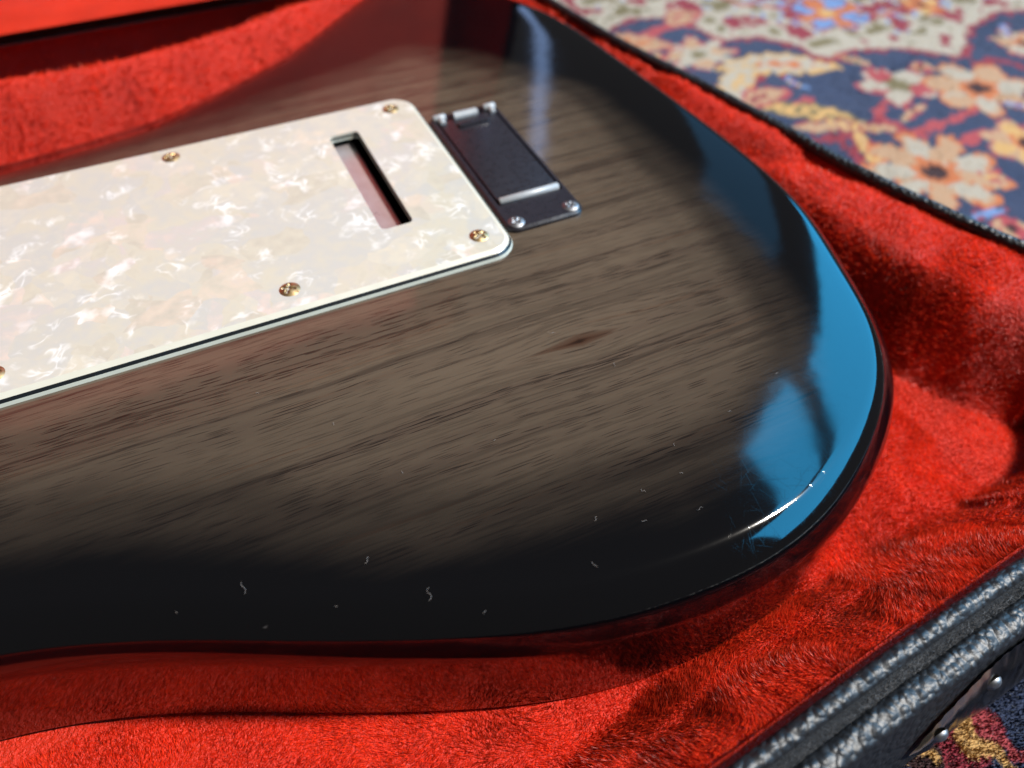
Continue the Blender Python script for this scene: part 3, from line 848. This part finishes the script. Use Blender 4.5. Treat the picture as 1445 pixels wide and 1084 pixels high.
# the round edge: tilt of the surface against arc length (tight shoulder, long full belly, then the side)
arc = np.linspace(0, 1, 121); tlt = np.radians(np.interp(arc, [0, .13, .55, 1], [3, 30, 58, 90]))
px_ = np.r_[0, np.cumsum((np.cos(tlt[1:])+np.cos(tlt[:-1]))/2)]; pz_ = np.r_[0, np.cumsum((np.sin(tlt[1:])+np.sin(tlt[:-1]))/2)]
kk_ = RT/px_[-1]
for q_ in np.linspace(0, 120, 21).astype(int): rings.append((RT-px_[q_]*kk_, float(ease(RT))-pz_[q_]*kk_))
SIDE0 = rings[-1][1]
for zz in np.linspace(SIDE0, -34, 5)[1:]: rings.append((0.0, float(zz)))
RB = 3.6
for a in np.linspace(0, math.pi/2, 9): rings.append((RB*(1-math.cos(a)), -TH+RB-RB*math.sin(a)))
n = len(out); V = []
for d, zz in rings:
    P2 = out-outN*d
    if d > 12:   # tight spots of the outline: keep rings from crossing
        P2 = smooth_closed(P2, 6, 1)
    bz = belly(P2[:, 0], P2[:, 1]); k = np.clip(1+zz/TH*1.25, 0, 1)
    V.append(np.c_[P2, zz+bz*k])
V = np.concatenate(V); F = []
for r in range(len(rings)-1):
    for i in range(n):
        j = (i+1) % n; F.append((r*n+i, (r+1)*n+i, (r+1)*n+j, r*n+j))
# top sheet by constrained triangulation inside the first ring
ring0 = V[:n, :2]
ix = np.arange(-300, 100, 5.0); iy = np.arange(-110, 205, 5.0)
IP = np.stack(np.meshgrid(ix, iy, indexing='ij'), -1).reshape(-1, 2)
IP = IP[inside(ring0[::2], IP)]; dd, _ = dist_poly(ring0, IP); IP = IP[dd > 2.5]
allp = [Vector(p) for p in ring0]+[Vector(p) for p in IP]
vo, eo, fo, ov, oe, of = delaunay_2d_cdt(allp, [], [list(range(n))], 1, 1e-4)
vo = np.array([tuple(v) for v in vo])
vmap = {}; extra = []
for i, src in enumerate(ov):
    s0 = [s for s in src if s < n]
    if s0: vmap[i] = s0[0]
    else: vmap[i] = len(V)+len(extra); extra.append((vo[i, 0], vo[i, 1], float(belly(vo[i, 0], vo[i, 1]))+float(ease(99))))
V = np.vstack([V, np.array(extra)])
for f in fo:
    a = [vmap[i] for i in f]
    p = V[a]; ar = sum(p[i, 0]*p[(i+1) % len(a), 1]-p[(i+1) % len(a), 0]*p[i, 1] for i in range(len(a)))
    F.append(tuple(a if ar > 0 else a[::-1]))
F.append(tuple((len(rings)-1)*n+i for i in range(n))[::-1])
body = mesh_obj('body', V, F, M['lac'], guitar, off=GO)
tag(body, 'glossy dark wood body fading to black at its edges')
bmn = bmesh.new(); bmn.from_mesh(body.data); bmesh.ops.recalc_face_normals(bmn, faces=bmn.faces); bmn.to_mesh(body.data); bmn.free(); body.data.shade_smooth()
# tremolo cavity, cut out of the top
def box_mesh(x0, x1, y0, y1, z0, z1):
    return ([(x0, y0, z0), (x1, y0, z0), (x1, y1, z0), (x0, y1, z0), (x0, y0, z1), (x1, y0, z1), (x1, y1, z1), (x0, y1, z1)],
            [(0, 3, 2, 1), (4, 5, 6, 7), (0, 1, 5, 4), (1, 2, 6, 5), (2, 3, 7, 6), (3, 0, 4, 7)])
cv, cf = box_mesh(-50, -16, 14, 80, -34, 6)
cut = mesh_obj('cutter', cv, cf, M['cavity'], None, smooth=False, off=GO); cut.location = (0, 0, FLOOR_Z*MM)
bmod = body.modifiers.new('cavity', 'BOOLEAN'); bmod.operation = 'DIFFERENCE'; bmod.object = cut; bmod.solver = 'EXACT'
bmod.material_mode = 'TRANSFER'
bpy.context.view_layer.update()
dg = bpy.context.evaluated_depsgraph_get()
me2 = bpy.data.meshes.new_from_object(body.evaluated_get(dg))
body.modifiers.clear(); body.data = me2
bpy.data.objects.remove(cut)
co = np.empty(len(me2.vertices)*3, np.float32); me2.vertices.foreach_get('co', co); co = co.reshape(-1, 3)/MM
ed, _ = dist_poly(out, co[:, :2].astype(float))
ea = me2.attributes.new('edge_mm', 'FLOAT', 'POINT'); ea.data.foreach_set('value', (ed-.8*np.clip(co[:, 1]-72, 0, 90)-.30*np.clip(co[:, 0]-40, 0, 60)).astype(np.float32))

# tremolo block seen through the slot
bv, bf = box_mesh(-34.8, -24.3, 20, 77, -30, -2.2)
blk = mesh_obj('tremolo_block', bv, bf, M['block'], guitar, smooth=False, off=GO)
bmod = blk.modifiers.new('round', 'BEVEL'); bmod.width = .0008; bmod.segments = 3
tag(blk, 'grey metal tremolo block under the slot')
def disc(r, nseg, z=0., cx=0, cy=0): return [(cx+r*math.cos(2*math.pi*k/nseg), cy+r*math.sin(2*math.pi*k/nseg), z) for k in range(nseg)]
for k in range(6):
    o = mesh_obj('string_hole', disc(1.6, 14, -2.15, -32.6, 23.5+k*10.0), [tuple(range(14))], M['cavity'], blk, smooth=False, off=GO)

# back plate: three plies with a chamfered edge and a slot
PX0, PX1, PY0, PY1 = -143.0, 0.0, 0.0, 90.0
SX0, SX1, SY0, SY1 = -32.5, -22.7, 22.0, 74.9
plate = empty('back_plate'); plate.parent = guitar; plate.location = (0, 0, -FLOOR_Z*MM)
tag(plate, 'pearloid tremolo cover plate with a black and white laminated edge')
def ply(name, z0, z1, o0, o1, mat, top_mat=None):
    """ring-walled layer: outer edge offset o0 at z0 (bottom) to o1 at z1 (top), slot straight"""
    outer = lambda o: rrect(PX0-o, PX1+o, PY0-o, PY1+o, 7+o, 10)
    inner = lambda: rrect(SX0, SX1, SY0, SY1, 1.6, 5)
    A, B = outer(o0), outer(o1); Ci = inner(); nA, nC = len(A), len(Ci)
    V = [(*p, z0) for p in A]+[(*p, z1) for p in B]+[(*p, z1) for p in Ci]+[(*p, z0) for p in Ci]
    F = [(i, (i+1) % nA, nA+(i+1) % nA, nA+i) for i in range(nA)]
    b0 = 2*nA
    F += [(b0+i, b0+(i+1) % nC, b0+nC+(i+1) % nC, b0+nC+i) for i in range(nC)]
    nside = len(F)
    pts = [Vector(p) for p in B]+[Vector(p) for p in Ci]
    vo, _, fo, ov, _, _ = delaunay_2d_cdt(pts, [], [list(range(nA)), list(range(nA, nA+nC))[::-1]], 0, 1e-5)
    hole = np.array(Ci); c = np.array([tuple(v) for v in vo])
    for f in fo:
        ctr = c[list(f)].mean(0)[None]
        if inside(hole, ctr)[0] or not inside(np.array(B), ctr)[0]: continue
        ids = [ov[i][0] for i in f]; ids = [nA+i if i < nA else b0+(i-nA) for i in ids]
        F.append(tuple(ids))
    o = mesh_obj(name, V, F, mat, plate, smooth=False)
    if top_mat:
        o.data.materials.append(top_mat)
        for k, pl in enumerate(o.data.polygons):
            if k >= nside: pl.material_index = 1
    bmn = bmesh.new(); bmn.from_mesh(o.data); bmesh.ops.recalc_face_normals(bmn, faces=bmn.faces); bmn.to_mesh(o.data); bmn.free()
    return o
ply('lower_ply', .05, .95, 1.15, .85, M['mint'])
ply('black_ply', .951, 1.65, .80, .15, M['black'])
ply('pearl_ply', 1.651, 2.55, .10, -1.15, M['cream'], M['pearl'])

# screws: domed head with a cross recess
def screw_mesh(R, dome, cross_w, depth, nn=26):
    g = np.linspace(-1, 1, nn); V = []; F = []; idm = {}
    # polar grid keeps the rim round
    nr, na = 14, 48
    V.append((0, 0, dome-depth))
    for i in range(1, nr+1):
        rr = i/nr
        for k in range(na):
            a = 2*math.pi*k/na; x, y = rr*math.cos(a), rr*math.sin(a)
            zz = dome*(1-rr*rr)
            arm = min(abs(x), abs(y)); ln = max(abs(x), abs(y))
            if ln < .56: zz -= depth*min(1, max(0, (cross_w-arm)/.06))*min(1, (.56-ln)/.12)
            V.append((x*R, y*R, zz))
    for k in range(na): F.append((0, 1+k, 1+(k+1) % na))
    for i in range(nr-1):
        for k in range(na):
            a = 1+i*na; b = a+na; F.append((a+k, b+k, b+(k+1) % na, a+(k+1) % na))
    last = 1+(nr-1)*na; s = len(V)
    V += [(x, y, -.6) for x, y, _ in V[last:last+na]]
    F += [(last+k, s+k, s+(k+1) % na, last+(k+1) % na) for k in range(na)]
    return V, F
SV, SF = screw_mesh(3.5, 1.25, .13, .9)
proto = None
for k, (x, y) in enumerate(((-8, 8), (-63.2, 8.4), (-135, 8), (-8, 83), (-81, 84), (-135, 83))):
    if proto is None: proto = s = mesh_obj('screw', SV, SF, M['brass'], plate)
    else: s = proto.copy(); link(s, plate)
    s.location = (x*MM, y*MM, 2.1*MM); s.rotation_euler.z = [.5, 1.1, .2, .9, .3, 1.4][k]; s.rotation_euler.x = [.05, -.06, .03, .04, -.03, 0][k]

# battery box -----------------------------------------------------------
bb = empty('battery_box'); bb.parent = guitar; bb.location = (0, 0, -FLOOR_Z*MM)
tag(bb, 'black plastic battery compartment with a hinged door')
BX0, BX1, BY0, BY1 = 1.3, 26.6, 7.4, 74.3
def slab(name, x0, x1, y0, y1, r, z0, z1, ch, mat, parent, nseg=5):
    A = rrect(x0, x1, y0, y1, r, nseg); Bc = rrect(x0+ch, x1-ch, y0+ch, y1-ch, max(r-ch, .1), nseg); B2 = rrect(x0+ch*.3, x1-ch*.3, y0+ch*.3, y1-ch*.3, max(r-ch*.3, .1), nseg)
    m_ = len(A)
    V = [(*p, z0) for p in A]+[(*p, z1-ch) for p in A]+[(*p, z1-ch*.3) for p in B2]+[(*p, z1) for p in Bc]
    F = []
    for l in range(3):
        F += [(l*m_+i, l*m_+(i+1) % m_, (l+1)*m_+(i+1) % m_, (l+1)*m_+i) for i in range(m_)]
    F.append(tuple(3*m_+i for i in range(m_)))
    o = mesh_obj(name, V, F, mat, parent, smooth=True)
    try: o.data.set_sharp_from_angle(angle=math.radians(40))
    except Exception: pass
    return o
# frame as four bars round the sunken door
DX0, DX1, DY0, DY1 = 3.9, 24.5, 20.2, 70.5
def frame():
    A = rrect(BX0, BX1, BY0, BY1, 3.6, 6); A1 = rrect(BX0+.7, BX1-.7, BY0+.7, BY1-.7, 2.9, 6); H = rrect(DX0-.55, DX1+.55, DY0-.6, DY1+.5, .8, 3)
    nA, nH = len(A), len(H)
    V = [(*p, .05) for p in A]+[(*p, 1.0) for p in A]+[(*p, 1.7) for p in A1]+[(*p, 1.7) for p in H]+[(*p, .2) for p in H]
    F = []
    for l in range(2): F += [(l*nA+i, l*nA+(i+1) % nA, (l+1)*nA+(i+1) % nA, (l+1)*nA+i) for i in range(nA)]
    b0 = 3*nA
    F += [(b0+i, b0+(i+1) % nH, b0+nH+(i+1) % nH, b0+nH+i) for i in range(nH)]
    F.append(tuple(b0+nH+i for i in range(nH)))
    pts = [Vector(p) for p in A1]+[Vector(p) for p in H]
    vo, _, fo, ov, _, _ = delaunay_2d_cdt(pts, [], [list(range(nA)), list(range(nA, nA+nH))[::-1]], 0, 1e-5)
    c = np.array([tuple(v) for v in vo])
    for f in fo:
        ctr = c[list(f)].mean(0)[None]
        if inside(H, ctr)[0] or not inside(A1, ctr)[0]: continue
        ids = [ov[i][0] for i in f]; F.append(tuple(2*nA+i if i < nA else b0+(i-nA) for i in ids))
    o = mesh_obj('frame', V, F, M['box'], bb, smooth=True)
    bmn = bmesh.new(); bmn.from_mesh(o.data); bmesh.ops.recalc_face_normals(bmn, faces=bmn.faces); bmn.to_mesh(o.data); bmn.free()
    o.data.set_sharp_from_angle(angle=math.radians(40))
frame()
door = slab('door', DX0, DX1, DY0+2.4, DY1-.4, .6, .25, 1.75, .35, M['box'], bb)
slab('finger_grip', 9.0, 20.5, 63.5, 66.2, .7, 1.76, 2.7, .4, M['box'], door)
# hinge pin across the near end of the door
def rod(name, p, q, r, mat, parent, seg=14):
    p, q = np.array(p, float), np.array(q, float); d = (q-p)/np.linalg.norm(q-p)
    u = np.cross(d, (0, 0, 1)); u /= np.linalg.norm(u); v = np.cross(u, d)
    V = []; 
    for c, rr in ((p, r*.75), (p+d*.3, r), (q-d*.3, r), (q, r*.75)):
        V += [tuple(c+rr*(math.cos(2*math.pi*k/seg)*u+math.sin(2*math.pi*k/seg)*v)) for k in range(seg)]
    F = [(l*seg+k, l*seg+(k+1) % seg, (l+1)*seg+(k+1) % seg, (l+1)*seg+k) for l in range(3) for k in range(seg)]
    F += [tuple(range(seg)), tuple(3*seg+k for k in range(seg))]
    o = mesh_obj(name, V, F, mat, parent)
    o.data.set_sharp_from_angle(angle=math.radians(50)); return o
tag(rod('hinge_pin', (DX0+.3, DY0+1.0, 1.7), (DX1-.3, DY0+1.0, 1.7), 1.25, M['pin'], bb), 'light grey hinge pin')
# moulded latch lugs at the far end, reflected light painted in as grey
for x in (5.0, 23.4):
    rod('latch_lug', (x-2.2, 71.6, 2.0), (x+2.2, 71.6, 2.0), 1.35, M['pin'], bb)
    rod('latch_lug', (x, 67.8, 1.9), (x, 71.2, 2.0), 1.1, M['pin'], bb)
rod('latch_tongue', (9.5, 70.6, 1.9), (18.5, 70.6, 1.9), 1.6, M['pin'], bb)
SV2, SF2 = screw_mesh(2.7, .8, .15, .6)
proto = None
for k, (x, y) in enumerate(((4.9, 10.6), (23.1, 10.9))):
    if proto is None: proto = s = mesh_obj('screw', SV2, SF2, M['steel'], bb)
    else: s = proto.copy(); link(s, bb)
    s.location = (x*MM, y*MM, 1.6*MM); s.rotation_euler.z = (.4, .9)[k]

# neck and heel plate, out of the picture to the left
nv_, nf_ = [], []
xs = np.linspace(-215, -860, 24)
for x in xs:
    hw = np.interp(x, [-860, -215], [21.5, 28]); dz = np.interp(x, [-300, -250], [-18, -10.5])
    for k in range(13):
        a = math.pi*k/12
        nv_.append((x, 49+hw*math.cos(a), (-34+(dz+34)*math.sin(a)**.8)))
nf_ = grid_faces(len(xs), 13)
mesh_obj('neck', nv_, nf_, M['maple'], guitar, off=GO)
np_ = slab('neck_plate', -226, -162, 24, 75, 5, .05, 1.6, .4, M['steel'], guitar); np_.location = (0, 0, -FLOOR_Z*MM)

# ------------------------------------------------------------------ lint on the lacquer
def body_z(x, y): return float(belly(np.array(x), np.array(y)))
def lint(px, py, L, curl, seed):
    r_ = np.random.default_rng(seed)
    L = L*.78; x, y = unproj(px, py, 0.3)
    a = r_.uniform(0, 2*math.pi); P3 = []; z = .22
    for k in range(9):
        P3.append((x, y, z+.25*math.sin(k*.9+seed)**2*(L > 1.5))); a += curl*r_.uniform(.3, 1.2)*(1 if k < 5 else -1.2)
        x += L/8*math.cos(a); y += L/8*math.sin(a)
    P3 = np.array(P3); base = P3[4].copy(); base[2] = .1
    V, F = [], []
    for k in range(9):
        t_ = P3[min(k+1, 8)]-P3[max(k-1, 0)]; t_ /= np.linalg.norm(t_)
        u = np.cross(t_, (0, 0, 1)); u /= np.linalg.norm(u); w_ = np.cross(u, t_)
        rr = .034*(.6+.4*math.sin(math.pi*k/8))
        for s in range(5):
            b_ = 2*math.pi*s/5; V.append(P3[k]-base+rr*(math.cos(b_)*u+math.sin(b_)*w_))
    for k in range(8):
        for s in range(5): F.append((k*5+s, k*5+(s+1) % 5, (k+1)*5+(s+1) % 5, (k+1)*5+s))
    o = mesh_obj('lint_fibre', V, F, M['lint'])
    o.location = base*MM
    lab = 'pale curled lint fibre' if L >= 1.55 else 'tiny pale speck of lint'
    where = 'beside the dark knot in the wood' if math.hypot(px-815, py-480) < 70 else ('on the black border of the guitar back' if py > 770 or px > 985 else ('on the brown wood towards the black border' if py > 650 else 'on the brown wood grain of the guitar back'))
    tag(o, lab+' '+where, 'lint', 'lint on the guitar back: '+lab.split()[-1]+' '+where)
for k, (px, py, L, c) in enumerate(((345, 838, 4.0, .5), (605, 848, 4.6, .7), (515, 795, 2.4, .9), (905, 690, 2.2, .8), (773, 468, 3.4, .6), (868, 512, 2.2, .7), (838, 735, 2.2, .6), (470, 600, 1.6, .8), (365, 555, 1.5, .8), (992, 716, 2.4, .8), (963, 668, 1.6, 1.2), (1026, 580, 1.5, .3), (1093, 527, 1.8, .9), (567, 664, 1.2, .7), (905, 735, 1.8, .4), (952, 625, 1.4, .7), (377, 884, .9, .2), (250, 865, .8, .2), (472, 855, .8, .3), (700, 620, 1.0, .5), (835, 793, 2.2, .3), (686, 862, 1.2, .6))):
    lint(px, py, L, c, k+3)
